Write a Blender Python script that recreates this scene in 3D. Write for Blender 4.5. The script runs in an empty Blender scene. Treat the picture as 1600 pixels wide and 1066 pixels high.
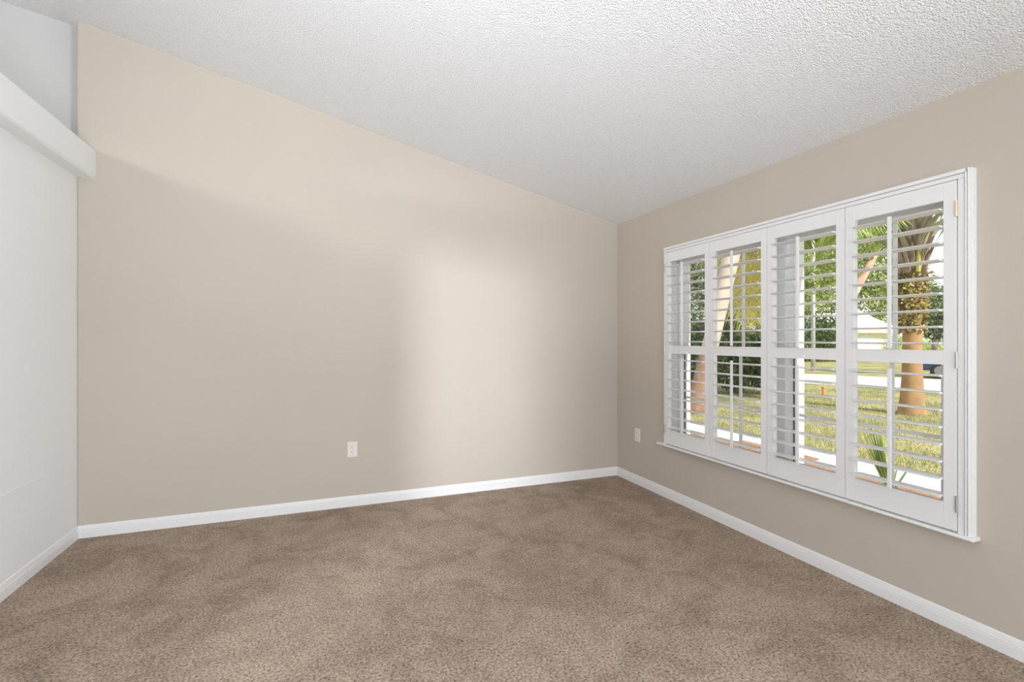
import bpy, math, random
from mathutils import Vector, Matrix

# ------------------------------------------------------------------ camera, sky, sun, lights, exposure
SC = bpy.context.scene
COL = SC.collection
CAM = Vector((-2.6806, -4.0653, 1.3215))
YAW = 0.37023
cd = bpy.data.cameras.new('camera'); cam = bpy.data.objects.new('camera', cd); COL.objects.link(cam)
cam.location = CAM
cam.rotation_euler = (math.pi / 2, 0, -YAW)
cd.sensor_fit = 'HORIZONTAL'; cd.sensor_width = 36.0
cd.lens = 762.77 / 1600 * 36.0
cd.shift_x = 0.0
cd.shift_y = -(533 - 530.27) / 1600
cd.clip_start = 0.02; cd.clip_end = 600
SC.camera = cam

w = bpy.data.worlds.new('sky'); SC.world = w; w.use_nodes = True
bg = w.node_tree.nodes['Background']
bg.inputs['Color'].default_value = (0.92, 0.955, 1.0, 1)
bg.inputs['Strength'].default_value = 1.2

def add_light(name, kind, loc, target, power, size=1.0, size_y=None, color=(1, 1, 1), spread=None):
    d = bpy.data.lights.new(name, kind); o = bpy.data.objects.new(name, d); COL.objects.link(o)
    o.location = loc
    o.rotation_euler = (Vector(target) - Vector(loc)).to_track_quat('-Z', 'Y').to_euler()
    d.energy = power; d.color = color
    if kind == 'AREA':
        if size_y: d.shape = 'RECTANGLE'; d.size = size; d.size_y = size_y
        else: d.shape = 'DISK'; d.size = size
        if spread: d.spread = math.radians(spread)
    return o

sun = add_light('sun', 'SUN', (0, 0, 20), (-1.2, 8.0, 20 - 5.9), 5.2, color=(1.0, 0.95, 0.86)); sun.data.angle = 0.02
# unseen fills added to brighten the room; bounced flash; foyer ceiling lamp
COOL_TINT = (0.92, 0.985, 1.085)  # cool tint offsetting the warm bounce, for the added fills and the flash
add_light('rear_fill', 'AREA', (-3.0, -6.9, 1.25), (-1.4, 0, 1.7), 84, 2.4, 2.2, COOL_TINT)  # large fill added behind the camera for the general room brightness
add_light('right_wall_fill', 'AREA', (-0.08, -4.85, 1.25), (-4.2, -1.6, 1.0), 62, 1.6, 1.6, COOL_TINT, spread=125)  # fill added before the solid right wall to brighten the half wall
add_light('ceiling_bounce_flash', 'AREA', (-3.2, -4.4, 1.3), (-2.5, -2.4, 3.3), 25, 0.7, None, COOL_TINT, spread=95)
add_light('wall_patch_light', 'AREA', (-6.5, -5.8, 2.62), (-1.3, 0, 0.9), 11.5, 0.34, 0.34, COOL_TINT, spread=30)  # added hall light, aimed through the wall gap to make the back-wall patch
add_light('foyer_lamp_light', 'AREA', (-5.45, -4.5, 3.06), (-2.2, 0, 1.9), 44, 0.32, None, (1.0, 0.985, 0.97))

SC.view_settings.view_transform = 'Standard'
SC.view_settings.look = 'None'
SC.view_settings.gamma = 1.0
SC.view_settings.exposure = 0.06
SC.view_settings.use_curve_mapping = False
try:
    SC.cycles.max_bounces = 10; SC.cycles.diffuse_bounces = 6; SC.cycles.transparent_max_bounces = 16
    SC.cycles.use_denoising = True
    SC.cycles.sample_clamp_indirect = 6.0
except Exception:
    pass

# ------------------------------------------------------------------ materials
def mat(name, color, rough=0.6, var=0.0, vscale=8.0, bump=0.0, bscale=60.0, color2=None, metallic=0.0, detail=4.0, spec=0.5, trans=0.0):
    m = bpy.data.materials.new(name); m.use_nodes = True
    nt = m.node_tree; N = nt.nodes; L = nt.links
    b = N['Principled BSDF']
    b.inputs['Roughness'].default_value = rough; b.inputs['Metallic'].default_value = metallic
    b.inputs['Specular IOR Level'].default_value = spec
    tc = N.new('ShaderNodeTexCoord')
    nz = N.new('ShaderNodeTexNoise'); nz.inputs['Scale'].default_value = vscale; nz.inputs['Detail'].default_value = detail
    L.new(tc.outputs['Object'], nz.inputs['Vector'])
    if color2 is None: color2 = tuple(max(0, c * (1 - var)) for c in color)
    rp = N.new('ShaderNodeValToRGB')
    rp.color_ramp.elements[0].position = 0.35; rp.color_ramp.elements[1].position = 0.65
    rp.color_ramp.elements[0].color = (*color2, 1); rp.color_ramp.elements[1].color = (*color, 1)
    L.new(nz.outputs['Fac'], rp.inputs['Fac']); L.new(rp.outputs['Color'], b.inputs['Base Color'])
    if bump > 0:
        n2 = N.new('ShaderNodeTexNoise'); n2.inputs['Scale'].default_value = bscale; n2.inputs['Detail'].default_value = 3
        L.new(tc.outputs['Object'], n2.inputs['Vector'])
        bp = N.new('ShaderNodeBump'); bp.inputs['Strength'].default_value = bump; bp.inputs['Distance'].default_value = 0.01
        L.new(n2.outputs['Fac'], bp.inputs['Height']); L.new(bp.outputs['Normal'], b.inputs['Normal'])
    if trans > 0:
        tr = N.new('ShaderNodeBsdfTranslucent'); L.new(rp.outputs['Color'], tr.inputs['Color'])
        mx = N.new('ShaderNodeMixShader'); mx.inputs[0].default_value = trans
        L.new(b.outputs[0], mx.inputs[1]); L.new(tr.outputs[0], mx.inputs[2])
        L.new(mx.outputs[0], N['Material Output'].inputs['Surface'])
    return m

M = {}
M['beige'] = mat('beige_paint', (0.558, 0.500, 0.428), 0.75, 0.02, 1.5, 0.06, 160, spec=0.25)
M['white_wall'] = mat('white_wall_paint', (0.88, 0.89, 0.89), 0.7, 0.01, 1.5, 0.05, 160, spec=0.25)
M['trim'] = mat('white_gloss_trim', (0.84, 0.84, 0.83), 0.38, 0.01, 3, spec=0.4)
M['shutter'] = mat('white_shutter_paint', (0.83, 0.83, 0.825), 0.35, 0.01, 3, spec=0.4)
M['vinyl'] = mat('white_window_vinyl', (0.86, 0.86, 0.86), 0.4, 0.01, 3)
M['dark_strip'] = mat('charcoal_weatherstrip', (0.10, 0.105, 0.11), 0.6, 0.2, 30)
M['steel'] = mat('brushed_steel', (0.55, 0.55, 0.54), 0.35, 0.05, 40, metallic=0.9)
M['brass'] = mat('pale_brass', (0.72, 0.62, 0.44), 0.35, 0.05, 40, metallic=0.8)
M['ivory'] = mat('almond_plastic', (0.80, 0.745, 0.68), 0.4, 0.01, 5)
M['white_plastic'] = mat('white_plastic', (0.84, 0.83, 0.82), 0.4, 0.01, 5)
M['slot'] = mat('dark_slot', (0.16, 0.14, 0.12), 0.6, 0.1, 5)
M['brick'] = mat('weathered_brick', (0.44, 0.30, 0.23), 0.85, color2=(0.32, 0.2, 0.15), vscale=14, bump=0.5, bscale=40)
M['stucco'] = mat('pinkish_stucco', (0.74, 0.68, 0.62), 0.9, 0.05, 6, 0.4, 60)
M['concrete'] = mat('pale_concrete', (0.60, 0.60, 0.62), 0.9, 0.08, 2.0, 0.2, 50)
M['asphalt'] = mat('pale_asphalt', (0.58, 0.565, 0.58), 0.95, 0.07, 1.5, 0.2, 60)
M['mulch'] = mat('orange_bark_mulch', (0.50, 0.25, 0.14), 0.95, color2=(0.26, 0.13, 0.08), vscale=25, bump=0.8, bscale=40)

def lawn_mat():
    m = bpy.data.materials.new('lawn_grass'); m.use_nodes = True
    nt = m.node_tree; N = nt.nodes; L = nt.links; b = N['Principled BSDF']
    b.inputs['Roughness'].default_value = 0.95; b.inputs['Specular IOR Level'].default_value = 0.1
    tc = N.new('ShaderNodeTexCoord')
    a = N.new('ShaderNodeTexNoise'); a.inputs['Scale'].default_value = 0.9; a.inputs['Detail'].default_value = 5
    c = N.new('ShaderNodeTexNoise'); c.inputs['Scale'].default_value = 16; c.inputs['Detail'].default_value = 6; c.inputs['Roughness'].default_value = 0.7
    L.new(tc.outputs['Object'], a.inputs['Vector']); L.new(tc.outputs['Object'], c.inputs['Vector'])
    r1 = N.new('ShaderNodeValToRGB'); e = r1.color_ramp.elements
    e[0].position = 0.38; e[0].color = (0.27, 0.285, 0.135, 1); e[1].position = 0.62; e[1].color = (0.52, 0.47, 0.27, 1)
    r2 = N.new('ShaderNodeValToRGB'); e = r2.color_ramp.elements
    e[0].position = 0.35; e[0].color = (0.5, 0.5, 0.45, 1); e[1].position = 0.62; e[1].color = (1.2, 1.15, 1.0, 1)
    L.new(a.outputs['Fac'], r1.inputs['Fac']); L.new(c.outputs['Fac'], r2.inputs['Fac'])
    mx = N.new('ShaderNodeMix'); mx.data_type = 'RGBA'; mx.blend_type = 'MULTIPLY'; mx.inputs[0].default_value = 1.0
    L.new(r1.outputs['Color'], mx.inputs[6]); L.new(r2.outputs['Color'], mx.inputs[7])
    L.new(mx.outputs[2], b.inputs['Base Color'])
    bp = N.new('ShaderNodeBump'); bp.inputs['Strength'].default_value = 0.6; bp.inputs['Distance'].default_value = 0.03
    L.new(c.outputs['Fac'], bp.inputs['Height']); L.new(bp.outputs['Normal'], b.inputs['Normal'])
    return m
M['lawn'] = lawn_mat()

def popcorn_mat():
    m = bpy.data.materials.new('popcorn_ceiling'); m.use_nodes = True
    nt = m.node_tree; N = nt.nodes; L = nt.links; b = N['Principled BSDF']
    b.inputs['Roughness'].default_value = 0.95; b.inputs['Specular IOR Level'].default_value = 0.1
    b.inputs['Base Color'].default_value = (0.90, 0.905, 0.91, 1)
    tc = N.new('ShaderNodeTexCoord')
    v = N.new('ShaderNodeTexVoronoi'); v.inputs['Scale'].default_value = 150; v.feature = 'F1'
    n = N.new('ShaderNodeTexNoise'); n.inputs['Scale'].default_value = 100; n.inputs['Detail'].default_value = 3
    L.new(tc.outputs['Object'], v.inputs['Vector']); L.new(tc.outputs['Object'], n.inputs['Vector'])
    mm = N.new('ShaderNodeMath'); mm.operation = 'MULTIPLY_ADD'; mm.inputs[1].default_value = -0.8
    L.new(v.outputs['Distance'], mm.inputs[0]); L.new(n.outputs['Fac'], mm.inputs[2])
    bp = N.new('ShaderNodeBump'); bp.inputs['Strength'].default_value = 0.8; bp.inputs['Distance'].default_value = 0.007
    L.new(mm.outputs[0], bp.inputs['Height']); L.new(bp.outputs['Normal'], b.inputs['Normal'])
    return m
M['popcorn'] = popcorn_mat()

def carpet_mat():
    m = bpy.data.materials.new('brown_cut_pile_carpet'); m.use_nodes = True
    nt = m.node_tree; N = nt.nodes; L = nt.links; b = N['Principled BSDF']
    b.inputs['Roughness'].default_value = 1.0; b.inputs['Specular IOR Level'].default_value = 0.05
    tc = N.new('ShaderNodeTexCoord')
    def noise(s, d, r=0.5, dist=0.0):
        n = N.new('ShaderNodeTexNoise'); n.inputs['Scale'].default_value = s; n.inputs['Detail'].default_value = d
        n.inputs['Roughness'].default_value = r; n.inputs['Distortion'].default_value = dist
        L.new(tc.outputs['Object'], n.inputs['Vector']); return n
    tuft = noise(95, 4, 0.68, 0.3); patch = noise(3.0, 9, 0.76, 0.7); nap = noise(11, 5, 0.7, 0.4)
    r1 = N.new('ShaderNodeValToRGB'); e = r1.color_ramp.elements
    e[0].position = 0.33; e[0].color = (0.135, 0.103, 0.077, 1); e[1].position = 0.63; e[1].color = (0.58, 0.47, 0.375, 1)
    x = e.new(0.46); x.color = (0.36, 0.281, 0.216, 1)
    L.new(tuft.outputs['Fac'], r1.inputs['Fac'])
    r2 = N.new('ShaderNodeValToRGB'); e = r2.color_ramp.elements
    e[0].position = 0.36; e[0].color = (0.74, 0.73, 0.72, 1); e[1].position = 0.58; e[1].color = (1.06, 1.06, 1.06, 1)
    ad = N.new('ShaderNodeMath'); ad.operation = 'MULTIPLY_ADD'; ad.inputs[1].default_value = 0.35
    s2 = N.new('ShaderNodeMath'); s2.operation = 'MULTIPLY_ADD'; s2.inputs[1].default_value = 1.0; s2.inputs[2].default_value = -0.175
    L.new(nap.outputs['Fac'], ad.inputs[0]); L.new(patch.outputs['Fac'], s2.inputs[0]); L.new(s2.outputs[0], ad.inputs[2])
    L.new(ad.outputs[0], r2.inputs['Fac'])
    mx = N.new('ShaderNodeMix'); mx.data_type = 'RGBA'; mx.blend_type = 'MULTIPLY'; mx.inputs[0].default_value = 1.0
    L.new(r1.outputs['Color'], mx.inputs[6]); L.new(r2.outputs['Color'], mx.inputs[7]); L.new(mx.outputs[2], b.inputs['Base Color'])
    bp = N.new('ShaderNodeBump'); bp.inputs['Strength'].default_value = 0.6; bp.inputs['Distance'].default_value = 0.012
    L.new(tuft.outputs['Fac'], bp.inputs['Height']); L.new(bp.outputs['Normal'], b.inputs['Normal'])
    return m
M['carpet'] = carpet_mat()

def glass_mat():
    m = bpy.data.materials.new('clear_glass'); m.use_nodes = True
    nt = m.node_tree; N = nt.nodes; L = nt.links
    for n in list(N):
        if n.type == 'BSDF_PRINCIPLED': N.remove(n)
    t = N.new('ShaderNodeBsdfTransparent'); t.inputs[0].default_value = (0.97, 0.985, 0.975, 1)
    g = N.new('ShaderNodeBsdfGlossy'); g.inputs['Roughness'].default_value = 0.02
    lw = N.new('ShaderNodeFresnel'); lw.inputs[0].default_value = 1.25
    mx = N.new('ShaderNodeMixShader')
    L.new(lw.outputs[0], mx.inputs[0]); L.new(t.outputs[0], mx.inputs[1]); L.new(g.outputs[0], mx.inputs[2])
    L.new(mx.outputs[0], N['Material Output'].inputs['Surface'])
    return m
M['glass'] = glass_mat()

# ------------------------------------------------------------------ helpers
class MB:
    def __init__(s): s.v = []; s.f = []; s.mi = []
    def add(s, vs, fs, mi=0):
        o = len(s.v); s.v.extend(vs)
        for f in fs: s.f.append(tuple(i + o for i in f)); s.mi.append(mi)
        return s
    def box(s, x0, x1, y0, y1, z0, z1, mi=0):
        x0, x1 = sorted((x0, x1)); y0, y1 = sorted((y0, y1)); z0, z1 = sorted((z0, z1))
        return s.add([(x0,y0,z0),(x1,y0,z0),(x1,y1,z0),(x0,y1,z0),(x0,y0,z1),(x1,y0,z1),(x1,y1,z1),(x0,y1,z1)],
                     [(0,3,2,1),(4,5,6,7),(0,1,5,4),(1,2,6,5),(2,3,7,6),(3,0,4,7)], mi)
    def prism(s, poly, off, mi=0):
        n = len(poly); off = Vector(off)
        vs = [tuple(Vector(p)) for p in poly] + [tuple(Vector(p) + off) for p in poly]
        return s.add(vs, [tuple(range(n))[::-1], tuple(range(n, 2*n))] + [(i, (i+1) % n, n+(i+1) % n, n+i) for i in range(n)], mi)
    def tube(s, pts, rad, n=10, mi=0, flat=1.0, cap=True):
        P = [Vector(p) for p in pts]
        if not hasattr(rad, '__len__'): rad = [rad] * len(P)
        base = len(s.v); ref = None
        for i, p in enumerate(P):
            t = (P[min(i+1, len(P)-1)] - P[max(i-1, 0)]).normalized()
            if ref is None:
                ref = Vector((0,0,1)) if abs(t.z) < 0.9 else Vector((1,0,0))
            a = (ref - t * ref.dot(t)).normalized(); bb = t.cross(a); ref = a
            for k in range(n):
                th = 2*math.pi*k/n
                s.v.append(tuple(p + a*(rad[i]*math.cos(th)*flat) + bb*(rad[i]*math.sin(th))))
        for i in range(len(P)-1):
            for k in range(n):
                s.f.append((base+i*n+k, base+i*n+(k+1) % n, base+(i+1)*n+(k+1) % n, base+(i+1)*n+k)); s.mi.append(mi)
        if cap:
            s.f.append(tuple(base+k for k in range(n))[::-1]); s.mi.append(mi)
            e = base+(len(P)-1)*n; s.f.append(tuple(e+k for k in range(n))); s.mi.append(mi)
        return s
    def mesh(s, name, mats, smooth=False):
        me = bpy.data.meshes.new(name); me.from_pydata(s.v, [], s.f); me.update()
        for m in (mats if isinstance(mats, (list, tuple)) else [mats]): me.materials.append(m)
        me.polygons.foreach_set('material_index', s.mi)
        if smooth: me.polygons.foreach_set('use_smooth', [True]*len(s.f))
        return me
    def build(s, name, mats, parent=None, bevel=0, smooth=False, seg=2, origin=None):
        if origin is not None:
            o = Vector(origin); s.v = [tuple(Vector(v) - o) for v in s.v]
        ob = bpy.data.objects.new(name, s.mesh(name, mats, smooth)); COL.objects.link(ob)
        if origin is not None: ob.location = origin
        if parent: ob.parent = parent
        if bevel:
            b = ob.modifiers.new('bevel', 'BEVEL'); b.width = bevel; b.segments = seg; b.limit_method = 'ANGLE'; b.angle_limit = math.radians(40)
        return ob

def struct(o, label=None):
    o['kind'] = 'structure'
    if label: o['label'] = label
    return o
def tag(o, label, cat, group=None):
    o['label'] = label; o['category'] = cat
    if group: o['group'] = group
    return o
def empty(name, loc=(0, 0, 0), rz=0):
    o = bpy.data.objects.new(name, None); COL.objects.link(o); o.location = loc; o.rotation_euler = (0, 0, rz); o.empty_display_size = 0.1
    return o
def dup(o, parent=None):
    c = o.copy(); COL.objects.link(c)
    if parent: c.parent = parent
    for ch in list(o.children): dup(ch, c)
    return c

# ------------------------------------------------------------------ room shell
L = 4.20; SL = 0.2383; ZC = 2.44; XR = -4.245; ZR = ZC - SL * XR     # eave height, ridge line
WY0, WY1, WZ0, WZ1 = -0.765, -2.755, 0.455, 2.045                       # the opening in the window wall
GZ = -0.25                                                             # ground outside

struct(MB().box(-9.3, 0.05, -7.3, 2.2, -0.2, 0).build('floor', M['carpet']), 'brown cut pile carpet floor')
# back wall: sloped top following the ceiling, free end at the foyer
b = MB().prism([(-L, 0, 0), (0.2, 0, 0), (0.2, 0, ZC + 0.05), (0, 0, ZC + 0.05), (-L, 0, ZC + SL * L + 0.02)], (0, 0.12, 0))
struct(b.build('wall_back', M['beige'], bevel=0.008), 'beige back wall under the sloping ceiling')
b = MB()
b.box(0, 0.2, 0.0, WY0, 0, ZC + 0.05); b.box(0, 0.2, WY1, -7.2, 0, ZC + 0.05)
b.box(0, 0.2, WY0, WY1, 0, WZ0); b.box(0, 0.2, WY0, WY1, WZ1, ZC + 0.05)
struct(b.build('wall_right', M['beige']), 'beige window wall')
b = MB().box(0.2, 0.235, 1.5, WY0 + 0.02, GZ, ZC + .2); b.box(0.2, 0.235, WY1 - 0.02, -7.2, GZ, ZC + .2)
b.box(0.2, 0.235, WY0 + .02, WY1 - .02, GZ, WZ0 - 0.02); b.box(0.2, 0.235, WY0 + .02, WY1 - .02, WZ1, ZC + .2)
struct(b.build('wall_outside', M['stucco']), 'outer stucco face of the window wall')
# half-height white wall at the left with its plant ledge
E1, E2 = -2.87, -3.62
struct(MB().box(-L - 0.12, -L, 0.06, E1, 0, 2.41).box(-L - .12, -L, E2, -7.2, 0, 2.41).build('wall_left', M['white_wall']), 'white half height wall at the left')
prof = [(-L - 0.22, 2.400), (-L + 0.086, 2.396), (-L + 0.096, 2.404), (-L + 0.101, 2.420), (-L + 0.101, 2.574), (-L + 0.096, 2.588), (-L + 0.085, 2.596), (-L - 0.22, 2.596)]
b = MB().prism([(x, 0.0, z) for x, z in prof], (0, -7.2, 0))
b2 = [(-L - 0.22, 0.0, 2.40), (-L - 0.005, 0, 2.40), (-L - .005, 0, 2.596), (-L - .22, 0, 2.596)]
struct(b.build('trim_1', M['white_wall'], smooth=False), 'white bullnose ledge capping the half wall')
struct(MB().box(-L, -L + 0.004, -0.40, -2.0, 0.520, 0.528).build('trim_4', M['white_wall']), 'faint drywall seam low on the white wall')
# foyer: angled white wall, closing walls
d45 = Vector((0.7071, 0.7071, 0)); n45 = Vector((-0.7071, 0.7071, 0))
p0 = Vector((-4.12, 0.235, 0)); p1 = p0 - d45 * 4.2
b = MB().prism([tuple(p0), tuple(p1), tuple(p1 + Vector((0, 0, ZR + .1))), tuple(p0 + Vector((0, 0, ZR + .1)))], tuple(n45 * 0.12))
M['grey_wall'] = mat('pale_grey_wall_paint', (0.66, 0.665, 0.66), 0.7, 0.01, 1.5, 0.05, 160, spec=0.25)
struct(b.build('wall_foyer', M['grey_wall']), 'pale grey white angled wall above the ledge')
b = MB().box(p1.x - 2.3, p1.x + .05, p1.y, p1.y + 0.12, 0, 3.4)
b.box(-9.3, -9.18, p1.y + .1, -3.9, 0, 3.2); b.box(-9.3, -9.18, -6.1, -7.3, 0, 3.2); b.box(-9.3, -9.18, -3.9, -6.1, 2.5, 3.2); b.box(-9.3, -9.18, -3.9, -6.1, 0, .4)
struct(b.build('wall_hall', M['white_wall']), 'white hall walls beyond the half wall')
b = MB().box(-9.3, -4.3, -7.3, -7.18, 0, 3.8); b.box(-4.3, 0.2, -7.3, -7.18, 2.5, 3.8); b.box(-.3, 0.2, -7.3, -7.18, 0, 2.5); 
struct(b.build('wall_rear', M['beige']), 'beige wall behind the camera')
# vaulted popcorn ceiling: two slopes meeting at the ridge
b = MB()
XL = -9.4; ZL = ZR + SL * (XL - XR); t = 0.2
for ya, yb in ((2.2, -7.3),):
    poly = [(0.0, ya, ZC), (XR, ya, ZR), (XL, ya, ZL), (XL, ya, ZL + t), (XR, ya, ZR + t), (0.0, ya, ZC + t)]
    b.prism(poly, (0, yb - ya, 0))
struct(b.build('ceiling', M['popcorn']), 'white popcorn vaulted ceiling')
b = MB().box(-0.05, 0.38, 2.2, -7.3, ZC + 0.06, ZC + 0.22)
struct(b.build('trim_5', M['vinyl']), 'white roof eave outside the window wall')
b = MB().box(-9.4, 0.3, -7.3, -10.5, ZC + .3, ZC + .45)  # added out of view to keep the sun from entering at the rear
struct(b.build('trim_6', M['vinyl']), 'unseen roof slab added to block sun at the rear opening')

# baseboards
BH = 0.0815; BT = 0.014
bprof = [(0, 0), (BT, 0), (BT, 0.043), (BT - 0.004, 0.0445), (BT - .004, 0.048), (BT - 0.001, 0.0495), (BT - .001, 0.053), (BT - 0.0055, 0.0545), (BT - .0055, 0.060), (BT - 0.0075, 0.073), (BT - 0.0100, BH - 0.002), (BT - 0.012, BH), (0, BH)]
struct(MB().prism([(-L + .001, -d, z) for d, z in bprof], (L - 0.001, 0, 0)).build('baseboard_back', M['trim']), 'white moulded baseboard along the back wall')
struct(MB().prism([(-d, 0, z) for d, z in bprof], (0, -7.18, 0)).build('baseboard_right', M['trim']), 'white moulded baseboard under the window')
struct(MB().prism([(-L + d, 0, z) for d, z in bprof], (0, E1, 0)).build('baseboard_left', M['trim']), 'white moulded baseboard along the half wall')

# ------------------------------------------------------------------ window casing, sill, windows
BND = [-0.7665, -1.2585, -1.7555, -2.2535, -2.7535]
PF, PB = -0.045, -0.017                       # front / back of the shutter panels
b = MB()
CZ1 = 2.0755
SB = 0.452
XF, XB = -0.041, -0.047            # flat of the casing, raised back band
RG, LG, TG = BND[4] - 0.002, BND[0] + 0.002, 2.036
def leg(x, y0, y1, ztop): b.box(0.0, x, y0, y1, SB, ztop)
leg(XF, RG, RG - 0.024, TG); leg(XF + .004, RG - .0245, RG - .0275, TG + .0195); leg(XB, RG - .028, RG - .034, TG + .0225)
leg(XF + .001, RG - .0345, RG - .0365, TG + .0395); leg(XB + .002, RG - .037, RG - .0435, TG + .0395); leg(XB + .014, RG - .044, RG - .049, TG + .0395)
leg(XF, LG, LG + 0.018, TG); leg(XF + .016, LG + .0185, LG + .030, TG + .0395)
b.box(0.0, XF, LG + .018, RG - .024, TG + .0005, TG + 0.019); b.box(0.0, XF + .004, LG + .018, RG - .024, TG + .0195, TG + 0.022)
b.box(0.0, XB, LG + .018, RG - .0275, TG + .0225, TG + 0.0395)
b.box(0.10, -0.016, WY0 + .001, WY0 - .008, SB, WZ1); b.box(0.10, -0.016, WY1 + .008, WY1 - .001, SB, WZ1)
b.box(0.10, -0.016, WY0, WY1, WZ1 - .004, WZ1 + .001)
struct(b.build('trim_2', M['trim'], bevel=0.002), 'white moulded casing around the shuttered window')
b = MB()
sp = [(0.1, 0.4555), (-0.045, 0.4555), (-0.056, 0.4535), (-0.061, 0.448), (-0.059, 0.442), (-0.050, 0.4385), (0.0, 0.4385), (0.1, 0.4385)]
b.prism([(x, -0.668, z) for x, z in sp], (0, -2.148, 0))
struct(b.build('trim_3', M['trim'], bevel=0.002), 'white window sill with rounded nosing')

GX = 0.12
def window(name, ya, yb, label):
    """ya = edge nearest the corner, yb = edge nearest the camera, of the glass"""
    root = struct(empty(name, (GX, (ya + yb) / 2, 0.47)), label)
    O = Vector((GX, (ya + yb) / 2, 0.47))
    f = MB(); fw = 0.06
    f.box(GX - .04, GX + .045, ya + fw, ya + .022, 0.47, 2.02); f.box(GX - .04, GX + .045, yb - .022, yb - fw, 0.47, 2.02)
    f.box(GX - .04, GX + .045, ya + fw, yb - fw, 1.985, 2.02); f.box(GX - .04, GX + .045, ya + fw, yb - fw, 0.47, 0.49)
    f.v = [tuple(Vector(v) - O) for v in f.v]; f.build('window_frame', M['vinyl'], root, 0.002)
    for (za, zb, dx, nm) in ((1.235, 1.985, 0.012, 'upper_sash'), (0.49, 1.262, -0.012, 'lower_sash')):
        g = MB(); r = 0.022
        x0, x1 = GX + dx - .012, GX + dx + .012
        g.box(x0, x1, ya + .022, ya, za, zb); g.box(x0, x1, yb, yb - .022, za, zb)
        g.box(x0, x1, ya, yb, za, za + r); g.box(x0, x1, ya, yb, zb - r, zb)
        g.v = [tuple(Vector(v) - O) for v in g.v]; sash = g.build(nm, M['vinyl'], root, 0.002)
        p = MB().box(GX + dx - .002, GX + dx + .002, ya, yb, za + r, zb - r)
        p.v = [tuple(Vector(v) - O) for v in p.v]; p.build('pane', M['glass'], sash)
        u = MB(); ym = ya - 0.560
        u.box(GX + dx - .008, GX + dx + .008, ym + .008, ym - .008, za, zb)
        if nm == 'lower_sash': u.box(GX + dx - .0075, GX + dx + .0075, ya, yb, 0.838, 0.856)
        u.v = [tuple(Vector(v) - O) for v in u.v]; u.build('muntin', M['vinyl'], sash)
    s = MB().box(GX - .030, GX - .0245, ya + .004, ya - .004, 0.49, 1.22)
    s.v = [tuple(Vector(v) - O) for v in s.v]; st = s.build('weatherstrip', M['dark_strip'], root); st['label'] = 'charcoal weatherstrip'
    return root
window('window_1', -0.843, -1.600, 'left half of the shuttered window')
window('window_2', -1.838, -2.620, 'right half of the shuttered window')
# mullion between the two and the reveals of the masonry
b = MB().box(GX - .06, 0.23, -1.64, -1.80, 0.47, 2.02)
struct(b.build('trim_7', M['vinyl']), 'white mullion between the two windows')
b = MB(); yy = WY0 + .02; k = 0
while yy > WY1 - .1:
    b.box(0.150, 0.330, yy, yy - 0.092, 0.40, 0.487); yy -= 0.102
b.box(0.15, 0.322, WY0 + .02, WY1 - .1, 0.40, 0.482)
struct(b.build('trim_8', M['brick'], bevel=0.004), 'weathered brick sill outside the window')

# ------------------------------------------------------------------ plantation shutters
PZ0, PZ1 = 0.463, 2.033
OPEN = [(-0.813, -1.214), (-1.309, -1.710), (-1.807, -2.204), (-2.304, -2.703)]
MR0, MR1 = 1.206, 1.271       # middle rail
OT, OB = 1.953, 0.583         # upper opening top, lower opening bottom
LX = (PF + PB) / 2
def louver_mesh(w):
    b = MB(); n = 16; pts = []
    for k in range(n):
        a = 2 * math.pi * k / n
        c, s_ = math.cos(a), math.sin(a)
        pts.append((0.0445 * (abs(c) ** 0.8) * (1 if c >= 0 else -1), 0, 0.0055 * s_))
    b.prism([(x, w / 2, z) for x, _, z in pts], (0, -w, 0))
    for s_ in (1, -1):
        b.tube([(0, s_ * w / 2, 0), (0, s_ * (w / 2 + 0.003), 0)], 0.004, 8)
    return b.mesh('louver', M['shutter'])
def rod_mesh(h):
    b = MB()
    prof = [(-0.0055, -0.0075), (0.0045, -0.0075), (0.0055, -0.006), (0.0055, 0.006), (0.0045, 0.0075), (-0.0055, 0.0075)]
    b.prism([(x, y, 0) for x, y in prof], (0, 0, h))
    return b.mesh('tilt_rod', M['shutter'])
UP = [1.302 + 0.0763 * i for i in range(9)]
LO = [0.608 + 0.0780 * i for i in range(8)]
slab = ['white plantation shutter panel nearest the room corner, hinged on the left casing',
        'white plantation shutter panel second from the corner, leaning tree trunk seen through it',
        'white plantation shutter panel third from the corner, window mullion behind its left half',
        'white plantation shutter panel farthest from the corner, standing palm trunk seen through it']
lm = {}
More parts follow.
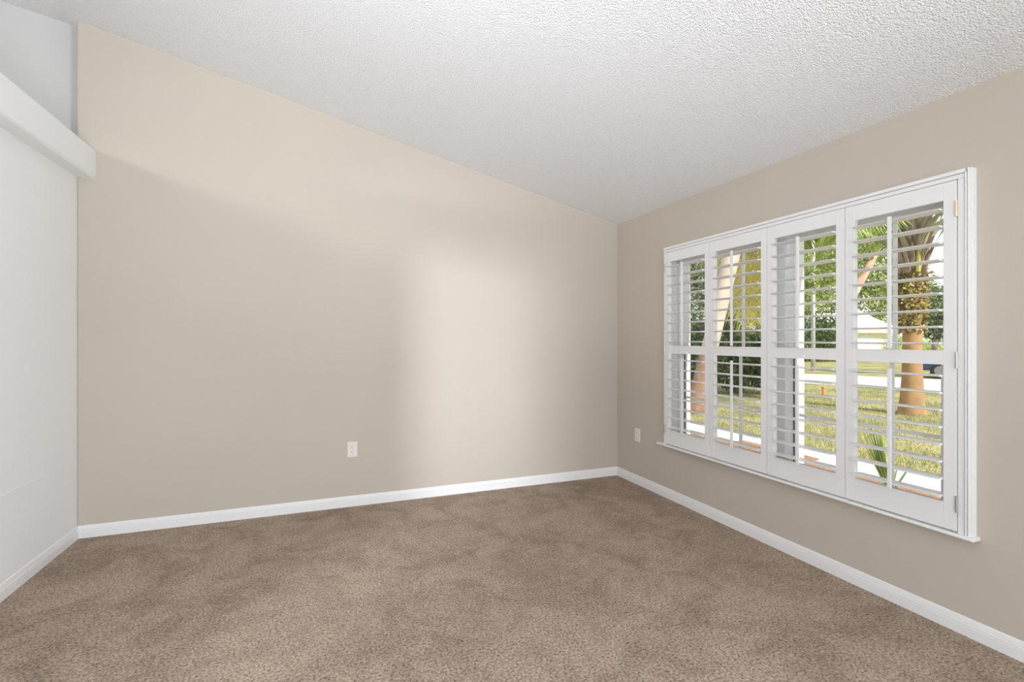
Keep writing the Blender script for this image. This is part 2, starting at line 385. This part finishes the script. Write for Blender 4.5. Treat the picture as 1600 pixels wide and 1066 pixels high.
for i in range(4):
    ya, yb = BND[i] - 0.0015, BND[i + 1] + 0.0015
    oa, ob = OPEN[i]
    yc = (oa + ob) / 2; wd = oa - ob
    root = empty('shutter_panel', (LX, (ya + yb) / 2, PZ0)); O = Vector(root.location)
    tag(root, slab[i], 'shutter', 'plantation shutter panels')
    def put(bld, name, m, bevel=0.0015, parent=root):
        bld.v = [tuple(Vector(v) - O) for v in bld.v]; return bld.build(name, m, parent, bevel)
    put(MB().box(PF, PB, ya, oa, PZ0, PZ1), 'stile', M['shutter'])
    put(MB().box(PF, PB, ob, yb, PZ0, PZ1), 'stile', M['shutter'])
    put(MB().box(PF + .0005, PB - .0005, oa, ob, OT, PZ1), 'top_rail', M['shutter'], 0.001)
    put(MB().box(PF + .0005, PB - .0005, oa, ob, MR0, MR1), 'middle_rail', M['shutter'], 0.001)
    put(MB().box(PF + .0005, PB - .0005, oa, ob, PZ0, OB), 'bottom_rail', M['shutter'], 0.001)
    me = louver_mesh(wd - 0.006)
    for z in UP + LO:
        o = bpy.data.objects.new('louver', me); COL.objects.link(o); o.parent = root
        o.location = Vector((LX, yc, z)) - O
        o.rotation_euler = (0, math.radians(1.0), 0)
    for za, zb in ((MR1 + .006, UP[-1] + 0.012), (OB + .004, LO[-1] + 0.022)):
        o = bpy.data.objects.new('tilt_rod', rod_mesh(zb - za)); COL.objects.link(o); o.parent = root
        o.location = Vector((LX - 0.0515, yc + 0.004, za)) - O
    # small arched notches for the rods under the middle and top rails
    for z in (MR0,):
        put(MB().tube([(PF - .0025, yc, z + .012), (PF + .001, yc, z + .012)], 0.011, 14), 'rod_notch', M['shutter'], 0)
    if i in (0, 3):
        yh = BND[0] if i == 0 else BND[4]
        for q, z in enumerate((1.905, 1.228, 0.585)):
            h = MB(); sg = 1 if i == 0 else -1
            h.tube([(PF - .004, yh + sg * 0.001, z - .037), (PF - .004, yh + sg * 0.001, z + .037)], 0.0048, 10)
            for k in range(4):
                zz = z - .0222 + .0148 * k
                h.tube([(PF - .004, yh + sg * .001, zz - .0012), (PF - .004, yh + sg * .001, zz + .0012)], 0.0056, 10)
            h.box(PF - .0012, PF + .0005, yh - sg * 0.004, yh, z - .036, z + .036)
            h.box(-0.0225, PF - .001, yh + sg * 0.0005, yh + sg * 0.004, z - .036, z + .036)
            put(h, 'hinge', M['brass'] if (q == 0 and i == 3) else M['steel'], 0)['label'] = 'small butt hinge'

# ------------------------------------------------------------------ wall outlets
def outlet(loc, rz, mplate, label):
    root = empty('wall_outlet', loc, rz); tag(root, label, 'outlet')
    MB().box(-.0385, .0385, -.0065, 0, -.0615, .0615).build('cover_plate', mplate, root, 0.003)
    for zc in (0.0205, -0.0205):
        r = MB(); n = 20
        pts = [(0.017 * math.cos(2*math.pi*k/n), -.0065, zc + max(-.0125, min(.0125, 0.0165 * math.sin(2*math.pi*k/n)))) for k in range(n)]
        r.prism(pts, (0, -.0022, 0)); rc = r.build('receptacle', mplate, root, 0.0008)
        s = MB().box(-.0075, -.0052, -.0093, -.008, zc - .002, zc + .008); s.box(.0052, .0075, -.0093, -.008, zc - .001, zc + .007)
        s.tube([(0, -.0093, zc - .0075), (0, -.008, zc - .0075)], 0.0028, 10)
        s.build('socket_slots', M['slot'], rc)
    MB().tube([(0, -.0079, 0), (0, -.006, 0)], 0.0035, 12).build('screw', M['steel'], root)
outlet((-2.460, 0, 0.449), 0, M['ivory'], 'almond duplex wall outlet low on the wide beige back wall')
outlet((0, -0.329, 0.449), -math.pi / 2, M['white_plastic'], 'white duplex wall outlet between the room corner and the window')

# ------------------------------------------------------------------ outside: ground
struct(MB().box(0.235, 160, -90, 140, GZ - .1, GZ).build('lawn', M['lawn']), 'patchy sunlit lawn outside the window')
struct(MB().box(0.24, 3.02, -9, 6, GZ - .02, GZ + .015).box(3.02, 3.26, .35, 1.55, GZ - .02, GZ + .04).build('planting_bed', M['mulch']), 'mulched planting bed along the house wall')
struct(MB().box(3.02, 3.82, -30, 9.5, GZ - .05, GZ + .02).build('walkway', M['concrete'], bevel=.01), 'pale concrete walkway beyond the planting bed')
rd = Vector((0.405, -0.914, 0)); na, fa = Vector((13.9, 6.55, GZ - .05)), Vector((18.75, 9.35, GZ - .05))
q = [na - rd * 60, na + rd * 60, fa + rd * 60, fa - rd * 60]
struct(MB().prism([tuple(v) for v in q], (0, 0, .07)).build('road', M['asphalt']), 'pale asphalt street beyond the lawn')

rnd = random.Random(7)
def rv(s=1.0): return Vector((rnd.gauss(0, s), rnd.gauss(0, s), rnd.gauss(0, s)))
def leaf(b, p, size, asp=2.2, mi=0, up=None):
    d = rv().normalized() if up is None else (up + rv(0.5)).normalized()
    n = d.cross(rv()).normalized()
    l = size * rnd.uniform(0.7, 1.3); wd = l / asp
    m = p + d * l * 0.5 + d.cross(n) * l * 0.1
    b.add([tuple(p), tuple(m + n * wd * .5), tuple(p + d * l), tuple(m - n * wd * .5)], [(0, 1, 2, 3)], mi)
def leaf_mats(name, cols, tr=0.25):
    return [mat(name + '_%s' % q, c, 0.6, 0.25, 3.0, trans=tr, spec=0.3) for q, c in zip(('pale', 'middle', 'deep'), cols)]
G_OAK = leaf_mats('oak_leaf', [(0.52, 0.55, 0.20), (0.34, 0.42, 0.13), (0.17, 0.26, 0.07)])
G_DARK = leaf_mats('hedge_leaf', [(0.22, 0.30, 0.10), (0.12, 0.19, 0.06), (0.06, 0.10, 0.04)])
G_GREY = leaf_mats('grey_leaf', [(0.34, 0.40, 0.22), (0.22, 0.28, 0.14), (0.12, 0.17, 0.09)])
G_PALM = leaf_mats('palm_leaf', [(0.66, 0.70, 0.20), (0.40, 0.55, 0.13), (0.18, 0.32, 0.07)])
G_YEL = leaf_mats('dry_palm_leaf', [(0.92, 0.82, 0.34), (0.82, 0.72, 0.22), (0.66, 0.64, 0.18)], .5)
G_GREYPALM = leaf_mats('silver_palm_leaf', [(0.46, 0.50, 0.46), (0.30, 0.36, 0.30), (0.18, 0.23, 0.18)])
G_FERN = leaf_mats('dry_fern_leaf', [(0.66, 0.55, 0.24), (0.42, 0.34, 0.12), (0.14, 0.12, 0.04)], 0.1)
M['bark'] = mat('grey_brown_bark', (0.42, 0.34, 0.27), 0.95, color2=(0.22, 0.17, 0.13), vscale=9, bump=0.8, bscale=18)
M['pinkbark'] = mat('pinkish_trunk', (0.60, 0.50, 0.45), 0.9, color2=(0.50, 0.40, 0.34), vscale=3, bump=0.3, bscale=20)
M['redbark'] = mat('reddish_bark', (0.52, 0.27, 0.20), 0.9, color2=(0.72, 0.55, 0.42), vscale=2.2, bump=0.4, bscale=20)
M['tantrunk'] = mat('tan_palm_trunk', (0.46, 0.27, 0.125), 0.9, color2=(0.33, 0.20, 0.11), vscale=4, bump=0.4, bscale=14)
M['boot'] = mat('old_palm_boots', (0.42, 0.33, 0.27), 0.9, color2=(0.22, 0.16, 0.13), vscale=8, bump=0.6, bscale=20)
M['petiole'] = mat('palm_petiole', (0.44, 0.42, 0.30), 0.7, color2=(0.30, 0.28, 0.22), vscale=3)

def cloud(b, c, rad, n, size, asp=2.2, wts=(0.3, 0.4, 0.3)):
    c = Vector(c)
    for _ in range(n):
        u = rv().normalized() * (rnd.random() ** 0.35)
        p = c + Vector((u.x * rad[0], u.y * rad[1], u.z * rad[2]))
        leaf(b, p, size, asp, rnd.choices((0, 1, 2), wts)[0])
def tree(name, label, cat, loc, h_trunk, blobs, n, size, mats, bark, trunk_r=0.16, group=None, lean=(0, 0), wts=(.3, .4, .3), branches=True):
    root = empty(name, loc); tag(root, label, cat, group)
    top = Vector((lean[0], lean[1], h_trunk))
    t = MB()
    t.tube([(0, 0, -.05), tuple(top * 0.35 + Vector((.05, 0, 0))), tuple(top * .7), tuple(top)], [trunk_r * 1.3, trunk_r, trunk_r * .9, trunk_r * .7], 10)
    if branches:
        for c, r in blobs:
            c = Vector(c); t.tube([tuple(top * .75), tuple((top + c) * .5), tuple(c)], [trunk_r * .5, trunk_r * .35, .02], 7)
    t.build('trunk', bark, root, smooth=True)
    f = MB(); tot = sum(r[0] * r[2] for _, r in blobs)
    for c, r in blobs:
        cloud(f, c, r, int(n * r[0] * r[2] / tot), size, wts=wts)
    f.build('foliage', mats, root)
    return root

# fronds: arched rachis with drooping leaflets
def frond_mesh(name, length, droop, nleaf, llen, mats, up0=0.7, hang=0.6, wts=(.35, .4, .25), bare=0.2, thick=0.03, leafw=0.024):
    b = MB(); pts = []
    n = 14; p = Vector((0, 0, 0)); ang = up0
    for i in range(n + 1):
        pts.append(p.copy()); p = p + Vector((math.cos(ang), 0, math.sin(ang))) * (length / n); ang -= droop / n
    rads = [thick * (1 - 0.85 * (i / n) ** 0.7) for i in range(n + 1)]
    b.tube([tuple(q) for q in pts], rads, 6, mi=3)
    for k in range(nleaf):
        u = bare + (1 - bare) * (k + rnd.random() * .5) / nleaf
        fi = u * n; i = min(int(fi), n - 1); q = pts[i].lerp(pts[i + 1], fi - i)
        tdir = (pts[i + 1] - pts[i]).normalized()
        ll = llen * (0.55 + 0.45 * math.sin(math.pi * min(1, (u - bare) / (1 - bare) * .8 + .2))) * rnd.uniform(.8, 1.15)
        for s in (1, -1):
            d = (tdir * 0.5 + Vector((0, s, 0)) * rnd.uniform(.5, .9) + Vector((0, 0, rnd.uniform(-.35, .35)))).normalized()
            a = q; m1 = a + d * ll * .45 + Vector((0, 0, -hang * ll * .15)); e = m1 + (d * .6 + Vector((0, 0, -hang))).normalized() * ll * .55
            wv = tdir.cross(d).cross(d).normalized() * ll * leafw
            mi = rnd.choices((0, 1, 2), wts)[0]
            b.add([tuple(a - wv * .6), tuple(a + wv * .6), tuple(m1 + wv), tuple(m1 - wv), tuple(e)], [(0, 1, 2, 3), (3, 2, 4)], mi)
    return b.mesh(name, list(mats) + [M['petiole']])

# the leaning palm close to the window, its fronds hanging in front of the hedge
M['basebark'] = mat('brown_base_bark', (0.36, 0.21, 0.145), 0.95, color2=(0.24, 0.14, 0.10), vscale=6, bump=.8, bscale=14)
root = empty('leaning_palm', (4.80, 4.24, GZ)); tag(root, 'leaning palm with a smooth pinkish trunk and hanging yellow green fronds', 'palm tree')
rt = Vector((0.932, -0.362, 0))
pts = [tuple(rt * (-.06 + .235 * z) + Vector((0, 0, z))) for z in (-.05, .6, 1.75, 3.3, 4.5, 5.1)]
MB().tube(pts, [0.20, .17, .165, .17, .18, .15], 16).build('trunk', M['pinkbark'], root, smooth=True)
MB().tube([tuple(rt * (-.06 + .235 * z) + Vector((0, 0, z))) for z in (-.05, .1, .6, 1.1, 1.4)], [.26, .22, .19, .18, .17], 16).build('bark_skirt', M['basebark'], root, smooth=True)['label'] = 'rough brown bark at the foot'
fm = [frond_mesh('frond', 2.9, 2.6, 90, 0.8, G_PALM, 0.55, 1.2), frond_mesh('frond', 3.3, 2.7, 70, 0.8, G_YEL, 0.45, 1.3, leafw=.015, wts=(.5, .3, .2)), frond_mesh('frond', 3.6, 1.9, 70, 0.7, G_YEL, -0.35, 1.3, leafw=.015, wts=(.5, .3, .2)), frond_mesh('frond', 2.5, 1.3, 70, 0.7, G_PALM, 0.95, .8)]
top = Vector(pts[-1])
plan = [(-1.2 + .19 * k, 0) for k in range(9)] + [(.35 + .11 * k, 1 + k % 2) for k in range(9)] + [(2.3 + .36 * k, 3) for k in range(8)]
for a, kind in plan:
    o = bpy.data.objects.new('frond', fm[kind]); COL.objects.link(o); o.parent = root
    o.location = top + Vector((0, 0, rnd.uniform(-.15, .15)))
    o.rotation_euler = (0, rnd.uniform(-.1, .3) if kind < 3 else -.2, a + rnd.uniform(-.08, .08))

# the standing palm: tan trunk, fern-clad middle, crown of old boots and fronds
root = empty('standing_palm', (8.80, 2.42, GZ)); tag(root, 'standing palm with a tan trunk wrapped in brown ferns below its crown', 'palm tree')
MB().tube([(0, 0, -.05), (0, 0, .05), (0, 0, .3), (.01, 0, .8), (.01, 0, 1.5), (.02, -.01, 2.4), (.03, -.02, 3.5)], [.27, .245, .205, .175, .165, .17, .15], 18).build('trunk', M['tantrunk'], root, smooth=True)
f = MB()
for _ in range(2600):
    a = rnd.uniform(0, 2 * math.pi); z = rnd.uniform(1.75, 2.95); r = rnd.uniform(.15, .265) * (1.0 if z > 2.0 else 0.85)
    leaf(f, Vector((r * math.cos(a), r * math.sin(a), z)), 0.085, 2.0, rnd.choices((0, 1, 2), (.45, .3, .25))[0])
f.build('fern', G_FERN, root)['label'] = 'dry golden brown fern around the trunk'
bt = MB()
for k in range(46):
    a = k * 2.39996; z = 2.85 + k * 0.024; d = Vector((math.cos(a), math.sin(a), 0))
    bt.tube([tuple(d * .12 + Vector((0, 0, z - .1))), tuple(d * .22 + Vector((0, 0, z + .12))), tuple(d * rnd.uniform(.28, .40) + Vector((0, 0, z + .42)))], [.075, .06, .02], 6, flat=.45)
bt.build('boots', M['boot'], root)['label'] = 'old grey brown leaf bases'
g = MB().tube([(-.14, -.19, 2.95), (-.13, -.2, 3.3), (-.10, -.18, 3.7)], [.045, .04, .02], 8)
g.build('green_shoot', G_PALM[0], root)['label'] = 'bright green shoot'
fm = [frond_mesh('frond', 3.2, 1.3, 60, 0.75, G_GREYPALM, 1.05, 0.5, bare=.38, thick=.055), frond_mesh('frond', 3.0, 1.6, 60, 0.75, G_PALM, 0.9, 0.7, bare=.35, thick=.055), frond_mesh('frond', 3.2, 1.1, 60, .75, G_GREYPALM, 1.25, .5, bare=.38, thick=.055)]
for k in range(20):
    o = bpy.data.objects.new('frond', fm[k % 3]); COL.objects.link(o); o.parent = root
    a = k * 2.39996
    o.location = (.1 * math.cos(a), .1 * math.sin(a), 3.15 + .04 * k)
    o.rotation_euler = (0, rnd.uniform(-.1, .1), a)

# yucca in the planting bed
root = empty('yucca_plant', (2.72, -0.82, GZ)); tag(root, 'green sword leaved yucca at the edge of the pale walkway', 'plant')
ym = [mat('yucca_leaf_green', (0.34, 0.52, 0.13), 0.45, color2=(0.46, 0.62, 0.22), vscale=9, trans=.15), mat('yucca_leaf_bluish', (0.36, 0.48, 0.34), 0.45, 0.2, 9, trans=.1)]
for k, (az, el, ln, m_) in enumerate([(2.45, 1.30, .80, 0), (2.5, 1.38, .80, 0), (2.3, 1.24, .74, 0), (2.2, 1.46, .76, 0), (2.6, 1.33, .86, 1), (2.9, 1.4, .70, 0), (2.1, 1.35, .82, 0), (2.4, 1.27, .70, 0), (2.0, 1.50, .70, 0), (2.4, 1.42, .84, 0), (2.45, 1.16, .72, 0), (2.6, 1.2, .78, 0), (2.35, 1.34, .86, 0),
                                      (-.75, 1.10, .52, 1), (-.9, 1.40, .52, 0)]):
    d = Vector((math.cos(az) * math.cos(el), math.sin(az) * math.cos(el), math.sin(el))); sd = Vector((-math.sin(az), math.cos(az), 0)); nn = sd.cross(d)
    b = MB(); prev = None
    rows = []
    for i in range(7):
        u = i / 6; c = d * ln * u + Vector((0, 0, -.06 * ln * u * u)); wv = 0.026 * (1 - u ** 2.2) + .001; fold = 0.012 * (1 - u)
        rows += [tuple(c + sd * wv + nn * fold), tuple(c), tuple(c - sd * wv + nn * fold)]
    fs = []
    for i in range(6):
        fs += [(i*3, i*3+1, i*3+4, i*3+3), (i*3+1, i*3+2, i*3+5, i*3+4)]
    b.add(rows, fs); lo = b.build('leaf', ym[m_], root)
    so = lo.modifiers.new('thickness', 'SOLIDIFY'); so.thickness = 0.003

# hedge, trees
tree('hedge_shrub', 'dense dark green hedge shrub behind the leaning palm', 'shrub', (8.55, 6.85, GZ), 0.8,
     [((0, 0, 1.0), (1.1, .7, .95)), ((-.95, .5, 1.0), (.8, .6, .95)), ((.7, -.5, .9), (.6, .55, .85)), ((-.3, .3, 1.7), (.9, .6, .6))], 9000, .15, G_DARK, M['bark'], .09)
for (name, label, loc, ht, blobs, n, size, mats, wts) in [
    ('oak_tree', 'yellow green oak crown rising behind the house across the street', (56.0, 38.0, GZ), 4, [((0, 0, 9), (6, 5, 5)), ((6, -3.5, 8.5), (5, 3, 5)), ((-5, 3, 5.5), (4, 3, 3.4)), ((1, 0, 14), (7, 4, 4))], 9000, .55, G_OAK, (.4, .4, .2)),
    ('oak_tree', 'tall leafy oak left of the pale house across the street', (37.3, 27.6, GZ), 3, [((0, 0, 6.2), (3.2, 2.6, 2.7)), ((-2.8, 1.4, 5.2), (2.4, 2.1, 2.2)), ((2.4, -1.2, 7.8), (2.5, 2.4, 2.2))], 6500, .32, G_OAK, (.4, .4, .2)),
    ('shade_tree', 'yellow green shade tree above the dark hedge', (16.6, 13.0, GZ), 2.4, [((0, 0, 3.6), (1.7, 1.4, 1.5)), ((-1.3, .7, 3.0), (1.3, 1.1, 1.1)), ((1.2, -.6, 4.4), (1.2, 1.1, 1.1))], 6000, .22, G_OAK, (.35, .4, .25)),
    ('shade_tree', 'grey green tree seen through the shutter nearest the corner', (11.19, 11.17, GZ), 2.0, [((0, 0, 2.9), (1.6, 1.2, 1.4)), ((-.8, .4, 4.3), (1.5, 1.1, 1.3)), ((.7, -.3, 3.7), (1.2, 1, 1.2)), ((.2, 0, 5.2), (1.4, 1.1, 1.0)), ((-.3, .2, 1.6), (1.5, 1, .8))], 8500, .17, G_GREY, (.35, .4, .25)),
    ('shade_tree', 'distant green tree between the oak and the standing palm', (84.2, 45.9, GZ), 3, [((0, 0, 7), (8, 5, 5)), ((8, -4, 5), (6, 4, 4.5))], 5000, .5, G_OAK, (.4, .4, .2)),
    ('shade_tree', 'dark leafy tree at the right behind the standing palm', (21.89, 8.92, GZ), 1.6, [((0, 0, 2.7), (1.1, .9, 1.2)), ((.4, -.3, 2.5), (.7, .6, .6))], 4200, .16, G_GREY, (.3, .4, .3)),
]:
    tree(name, label, 'tree', loc, ht, blobs, n, size, mats, M['bark'], .16, wts=wts)
for (label, loc, blobs, n) in [
    ('long dark hedge row across the street below the oak', (29.6, 20.6, GZ), [((0, 0, 1.7), (2.2, 1.6, 1.9)), ((-2.0, 1.0, 1.6), (1.6, 1.4, 1.7)), ((1.3, -.5, 1.7), (1.5, 1.2, 1.9))], 8000),
    ('dark bushes far left behind the leaning palm base', (17.0, 17.3, GZ), [((0, 0, 1.0), (1.8, 1.4, 1.2)), ((-1.6, .8, 1.2), (1.4, 1.2, 1.3)), ((1.8, -1, 1.2), (1.4, 1.2, 1.3))], 4000)]:
    tree('hedge_shrub', label, 'shrub', loc, .9, blobs, n, .2, G_DARK, M['bark'], .07)
# reddish leaning limb tree in front of the oak
root = empty('leaning_tree', (23.09, 13.56, GZ)); tag(root, 'slender tree with a leaning reddish pink limb left of the standing palm', 'tree')
rt2 = Vector((0.932, -0.362, 0))
MB().tube([tuple(rt2 * -.15 + Vector((0, 0, -.05))), tuple(rt2 * -.1 + Vector((0, 0, 2.2))), tuple(rt2 * .30 + Vector((0, 0, 3.85))), tuple(rt2 * 1.05 + Vector((0, 0, 5.2))), tuple(rt2 * 1.75 + Vector((0, 0, 6.4)))], [.26, .22, .22, .19, .1], 10).build('trunk', M['redbark'], root, smooth=True)
f = MB(); cloud(f, rt2 * 1.6 + Vector((0, 0, 7.2)), (1.9, 1.6, .9), 1600, .2); cloud(f, rt2 * -.6 + Vector((0, 0, 6.0)), (1.5, 1.4, 1.0), 1300, .2); f.build('foliage', G_OAK, root)
# palmetto clump by the standing palm
root = empty('palmetto', (35.8, 16.4, GZ)); tag(root, 'bright green palmetto clump far behind at the right of the standing palm trunk', 'shrub')
pmesh = frond_mesh('frond', 2.6, 1.5, 40, .9, G_PALM, 1.2, .6, wts=(.2, .5, .3), bare=.25, thick=.03)
for k in range(16):
    o = bpy.data.objects.new('frond', pmesh); COL.objects.link(o); o.parent = root; o.location = (0, 0, .05); o.rotation_euler = (0, rnd.uniform(-.25, .3), k * 2.39996); o.scale = (1.3, 1.3, 1.3)

# house across the street
hx = Vector((44.1, 26.05, GZ)); ang = math.atan2(-0.362, 0.932)
root = empty('neighbour_house', hx, ang); tag(root, 'cream house with a pale roof across the street', 'house')
M['cream'] = mat('cream_stucco', (0.90, 0.84, 0.70), 0.9, 0.04, 1)
M['roofw'] = mat('pale_roof', (0.88, 0.88, 0.90), 0.8, 0.05, 2)
M['greywall'] = mat('pale_blue_siding', (0.72, 0.76, 0.82), 0.8, 0.04, 2)
M['fascia'] = mat('beige_fascia', (0.72, 0.66, 0.52), 0.7, 0.05, 3)
M['winglass'] = mat('dark_window_glass', (0.10, 0.12, 0.14), 0.1, 0.1, 2)
MB().box(-2.7, 1.9, 0, 7, 0, 2.35).build('wall', M['cream'], root)
MB().prism([(-3.0, -.6, 2.45), (2.3, -.6, 2.45), (2.3, 3.5, 4.0), (-3.0, 3.5, 4.0)], (0, 0, .15)).build('roof', M['roofw'], root)
MB().box(-3.0, 2.3, -.66, -.6, 2.15, 2.62).build('fascia', M['fascia'], root)
g = MB().box(-1.9, .6, -.04, 0.0, .05, 1.95).build('garage_door', M['roofw'], root)
w_ = MB().box(1.9, 3.6, 1.0, 6, 0, 2.0).build('side_wing', M['greywall'], root)
MB().box(2.2, 2.9, .96, 1.0, .9, 1.6).build('window', M['winglass'], root)

# grey shed seen at the far left
root = empty('garden_shed', (12.6, 13.0, GZ), ang); tag(root, 'small grey shed behind the leaning palm at the far left', 'shed')
M['shedm'] = mat('weathered_grey_board', (0.36, 0.35, 0.35), 0.8, .15, 6)
MB().box(-.9, .9, 0, 1.6, 0, 1.75).build('wall', M['shedm'], root)
MB().prism([(-1.0, -.1, 1.75), (-1.0, 1.7, 1.75), (-1.0, .8, 2.2)], (2.0, 0, 0)).build('roof', M['asphalt'], root)
MB().box(-.4, .4, -.03, 0, .05, 1.5).build('door', M['fascia'], root)

# utility poles
M['polem'] = mat('weathered_pole', (0.62, 0.62, 0.62), 0.9, .2, 4)
tag(MB().tube([(0, 0, -.1), (0, 0, 7.5)], [.10, .08], 12).build('utility_pole', M['polem'], origin=(0, 0, 0), smooth=True), 'thin pale utility pole in front of the far hedge row', 'pole').location = (19.8, 12.95, GZ)

# parked car
root = empty('parked_car', (21.53, 6.88, GZ), math.atan2(-0.914, 0.405)); tag(root, 'dark blue car parked beyond the street at the right', 'car')
M['carpaint'] = mat('dark_blue_car_paint', (0.05, 0.08, 0.16), 0.25, .1, 2, metallic=.3)
M['tyre'] = mat('black_rubber', (0.03, 0.03, 0.03), .85, .1, 10); M['rim'] = mat('alloy_rim', (.35, .36, .38), .3, .03, 5, metallic=.8)
side = [(-x, z) for x, z in [(-2.15, .32), (-2.2, .7), (-2.12, 1.0), (-1.75, 1.12), (-1.25, 1.55), (-.6, 1.66), (.35, 1.62), (.95, 1.15), (1.85, 1.0), (2.1, .75), (2.1, .32)]]
MB().prism([(x, -.85, z) for x, z in side], (0, 1.7, 0)).build('body', M['carpaint'], root, .06, seg=3)
gl = [(1.2, 1.14), (1.05, 1.46), (.55, 1.56), (-.3, 1.52), (-.75, 1.16)]
MB().prism([(x, -.865, z) for x, z in gl], (0, 1.73, 0)).build('side_windows', M['winglass'], root)
for x in (-1.42, 1.35):
    for y in (-.80, .80):
        wl = MB().tube([(x, y - .11, .31), (x, y + .11, .31)], .315, 24).build('wheel', M['tyre'], root, .03)
        MB().tube([(x, y - .118, .31), (x, y + .118, .31)], .20, 20).build('rim', M['rim'], wl, .01)
MB().box(2.2, 2.1, -.8, -.5, .72, .92).box(2.2, 2.1, .5, .8, .72, .92).build('tail_lights', mat('red_lens', (.4, .04, .03), .3, .1, 3), root, .01)

# small orange utility marker in the lawn
M['orange'] = mat('orange_plastic', (0.85, 0.30, 0.12), .5, .1, 6)
root = empty('utility_marker', (10.39, 5.51, GZ)); tag(root, 'small orange utility marker standing in the lawn near the street', 'marker')
MB().tube([(0, 0, -.02), (0, 0, .05), (0, 0, .2), (0, 0, .26)], [.05, .045, .04, .02], 12).build('post', M['orange'], root, smooth=True)
MB().tube([(0, 0, .2), (0, 0, .235)], .055, 12).build('cap', M['orange'], root)

# grass blades
gb = MB(); GM = leaf_mats('grass_blade', [(0.62, 0.56, 0.31), (0.42, 0.43, 0.20), (0.25, 0.29, 0.11)], .2)
for _ in range(26000):
    x = 3.85 + (rnd.random() ** 1.6) * 9.5; y = rnd.uniform(-3.0, 7.5) + (x - 4) * .35
    if (Vector((x, y, 0)) - Vector((13.9, 6.55, 0))).dot(Vector((.914, .405, 0))) > -.1: continue
    h = rnd.uniform(.03, .09); a = rnd.uniform(0, 6.28); d = Vector((math.cos(a), math.sin(a), 0)); s = Vector((-d.y, d.x, 0)) * .006
    p = Vector((x, y, GZ)); e = p + d * h * rnd.uniform(.2, 1.0) + Vector((0, 0, h))
    gb.add([tuple(p - s), tuple(p + s), tuple(e)], [(0, 1, 2)], rnd.choices((0, 1, 2), (.45, .35, .2))[0])
o = gb.build('grass', GM); tag(o, 'short sunlit grass blades covering the lawn outside', 'grass'); o['kind'] = 'stuff'
